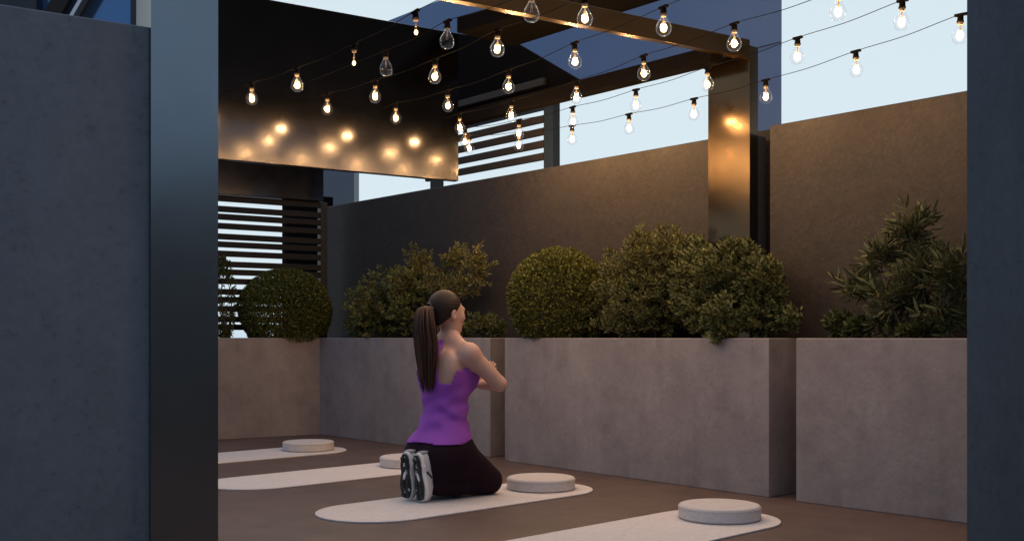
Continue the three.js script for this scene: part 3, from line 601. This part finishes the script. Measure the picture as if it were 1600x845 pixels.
  const hairF = (x, y, z) => {
    let d = smin(cap(x, y, z), nape(x, y, z), 0.03);
    const c = Math.cos(headYaw), s = Math.sin(headYaw), dx = x - HC.x, df = -(z - HC.z), f = df * c + dx * s, r = dx * c - df * s, yy = y - HC.y;
    d -= 0.0006 * Math.sin(Math.atan2(r, yy - 0.03) * 38 + Math.sin(f * 60) * 0.5) + 0.0004 * Math.sin(Math.atan2(r, yy - 0.03) * 71);
    const line = 0.052 + Math.max(0, yy - 0.02) * 0.35;                       // hairline at the temples
    d = Math.max(d, f - line, -0.075 - yy);
    d = Math.max(d, (f + 0.030) * 0.9 - (yy + 0.005) * 1.0 - 0.02);             // leaves ear and cheek free
    return d;
  };
  const hair = part('hair', nets(hairF, [-0.11, 0.89, -0.11], [0.11, 1.13, 0.15], 0.0028), hairM, root);
  const tailPath = new THREE.CatmullRomCurve3([hd(-0.105, 0, 0.03), hd(-0.138, 0, 0.022), J(-0.138, 0.002, 0.93), J(-0.126, 0.004, 0.80), J(-0.116, 0.002, 0.66), J(-0.108, -0.004, 0.545)]);
  const strands = [];
  for (let n = 0; n < 260; n++) {
    const a = rr(0, 6.28), rad = Math.sqrt(rnd()), end = rr(0.82, 1.0), pts = [], wv = rr(0, 6);
    for (let k = 0; k <= 9; k++) {
      const t = k / 9 * end, p = tailPath.getPoint(t), w = 0.014 + 0.054 * Math.sin(Math.min(1, t * 1.25) * 1.75) * (t > 0.62 ? 1 - (t - 0.62) * 1.7 : 1);
      pts.push(p.add(V(Math.cos(a) * rad * w * 1.12, 0, Math.sin(a) * rad * w * 0.75)).add(V(Math.sin(t * 7 + wv) * 0.004, 0, Math.cos(t * 6 + wv) * 0.004)));
    }
    const c = new THREE.CatmullRomCurve3(pts), g = new THREE.TubeGeometry(c, 14, 1, 5), P = g.attributes.position, r0 = rr(0.0022, 0.0045);
    for (let i = 0; i <= 14; i++) { const o = c.getPointAt(i / 14), r = r0 * (i > 10 ? 1 - (i - 10) / 4.4 : 1); for (let j = 0; j <= 5; j++) { const k = i * 6 + j; P.setXYZ(k, o.x + (P.getX(k) - o.x) * r, o.y + (P.getY(k) - o.y) * r, o.z + (P.getZ(k) - o.z) * r); } }
    const sh = rr(0.5, 1.55), col = new Float32Array(P.count * 3); for (let i = 0; i < P.count; i++) { col[i * 3] = sh; col[i * 3 + 1] = sh * rr(0.95, 1); col[i * 3 + 2] = sh * 0.95; }
    g.setAttribute('color', new THREE.BufferAttribute(col, 3)); strands.push(g);
  }
  tailM.vertexColors = true;
  part('ponytail', mergeGeometries(strands), tailM, hair);
  const band = part('hair_tie', new THREE.TorusGeometry(0.016, 0.006, 8, 20), M_.black, hair); band.position.copy(hd(-0.118, 0, 0.03));
  // running shoes: toes on the mat, soles turned back
  const upperM = mat([0.52, 0.50, 0.50], 0.7), whiteM = mat([0.72, 0.71, 0.70], 0.6), rubber = mat([0.014, 0.014, 0.015], 0.6), greyM = mat([0.30, 0.30, 0.32], 0.7);
  side.forEach((s) => {
    const g = new THREE.Group(); g.name = 'shoe'; root.add(g);
    // shoe axes: +y from toe to heel, +z out of the sole (backwards), origin at the toe tip
    g.position.copy(J(-0.205, s * 0.056, 0.004)); g.rotation.set(0.10, s * -0.10, s * 0.05); g.scale.set(0.92, 1, 0.95);
    const outline = (k) => { const pts = []; for (let i = 0; i < 40; i++) { const a = i / 40 * Math.PI * 2, y = 0.126 - Math.cos(a) * 0.124 * k, t = y / 0.25, w = (0.047 - 0.016 * Math.exp(-Math.pow((t - 0.58) / 0.17, 2)) - (t > 0.75 ? 0.008 : 0)) * Math.pow(Math.abs(Math.sin(a)), 0.62) * Math.sign(Math.sin(a)) * k; pts.push(new THREE.Vector2(w, y)); } return pts; };
    const ext = (pts, d, b) => new THREE.ExtrudeGeometry(new THREE.Shape(pts), { depth: d, bevelEnabled: true, bevelSize: b, bevelThickness: b, bevelSegments: 2 });
    const mid = part('midsole', ext(outline(0.97), 0.016, 0.004).translate(0, 0, -0.024), whiteM, g);
    part('outsole', ext(outline(0.92), 0.004, 0.001).translate(0, 0, 0.001), rubber, mid);
    const lug = (x, y, w, h, white, a = 0) => { const o = part('tread', new RoundedBoxGeometry(w, h, 0.008, 2, 0.003), white ? whiteM : rubber, mid); o.position.set(x, y, 0.008); o.rotation.z = a; };
    const blob = (x, y, w, h, a, m) => { const o = part('tread', new THREE.SphereGeometry(1, 12, 8), m, mid); o.scale.set(w, h, 0.005); o.position.set(x, y, 0.006); o.rotation.z = a; };
    for (let k = 0; k < 4; k++) for (const e of [-1, 1]) lug(e * 0.017, 0.024 + k * 0.025, 0.025, 0.019, false, e * 0.3);
    for (let k = 0; k < 2; k++) for (const e of [-1, 1]) lug(e * 0.015, 0.190 + k * 0.026, 0.022, 0.020, false, -e * 0.3);
    blob(-s * 0.022, 0.052, 0.009, 0.014, s * 0.5, whiteM); blob(s * 0.010, 0.048, 0.007, 0.012, -s * 0.4, whiteM); blob(s * 0.004, 0.128, 0.010, 0.024, s * 0.35, whiteM); blob(-s * 0.012, 0.150, 0.007, 0.014, -s * 0.5, greyM); blob(s * 0.004, 0.186, 0.011, 0.010, s * 0.6, whiteM); blob(-s * 0.006, 0.222, 0.006, 0.009, 0.2, greyM);
    const uf = (x, y, z) => { const toe = ell(V(0, 0.062, -0.034), 0.043, 0.062, 0.032)(x, y, z), midf = ell(V(0, 0.13, -0.045), 0.036, 0.085, 0.042)(x, y, z), heel = ell(V(0, 0.205, -0.045), 0.034, 0.045, 0.04)(x, y, z), col = cone(V(0, 0.185, -0.06), V(0, 0.175, -0.10), 0.036, 0.038)(x, y, z); return Math.max(smin(smin(toe, midf, 0.03), smin(heel, col, 0.03), 0.03), z + 0.014); };
    const up = part('upper', nets(uf, [-0.06, -0.01, -0.15], [0.06, 0.27, 0.02], 0.005), upperM, g);
    for (let k = 0; k < 3; k++) { const st = part('stripe', new RoundedBoxGeometry(0.006, 0.045, 0.012, 2, 0.003), k % 2 ? rubber : greyM, up); st.position.set(s * 0.036, 0.10 + k * 0.035, -0.045); st.rotation.x = 0.6; }
    const hb = part('heel_counter', new RoundedBoxGeometry(0.05, 0.012, 0.045, 3, 0.005), greyM, up); hb.position.set(0, 0.249, -0.042);
    const col = part('collar', new THREE.TorusGeometry(0.036, 0.006, 8, 22), greyM, up); col.position.set(0, 0.172, -0.11);
  });
  console.log('person done');
}

scene.traverse((o) => { if (o.isMesh) { o.castShadow = true; o.receiveShadow = true; } });
renderer.render(scene, camera);
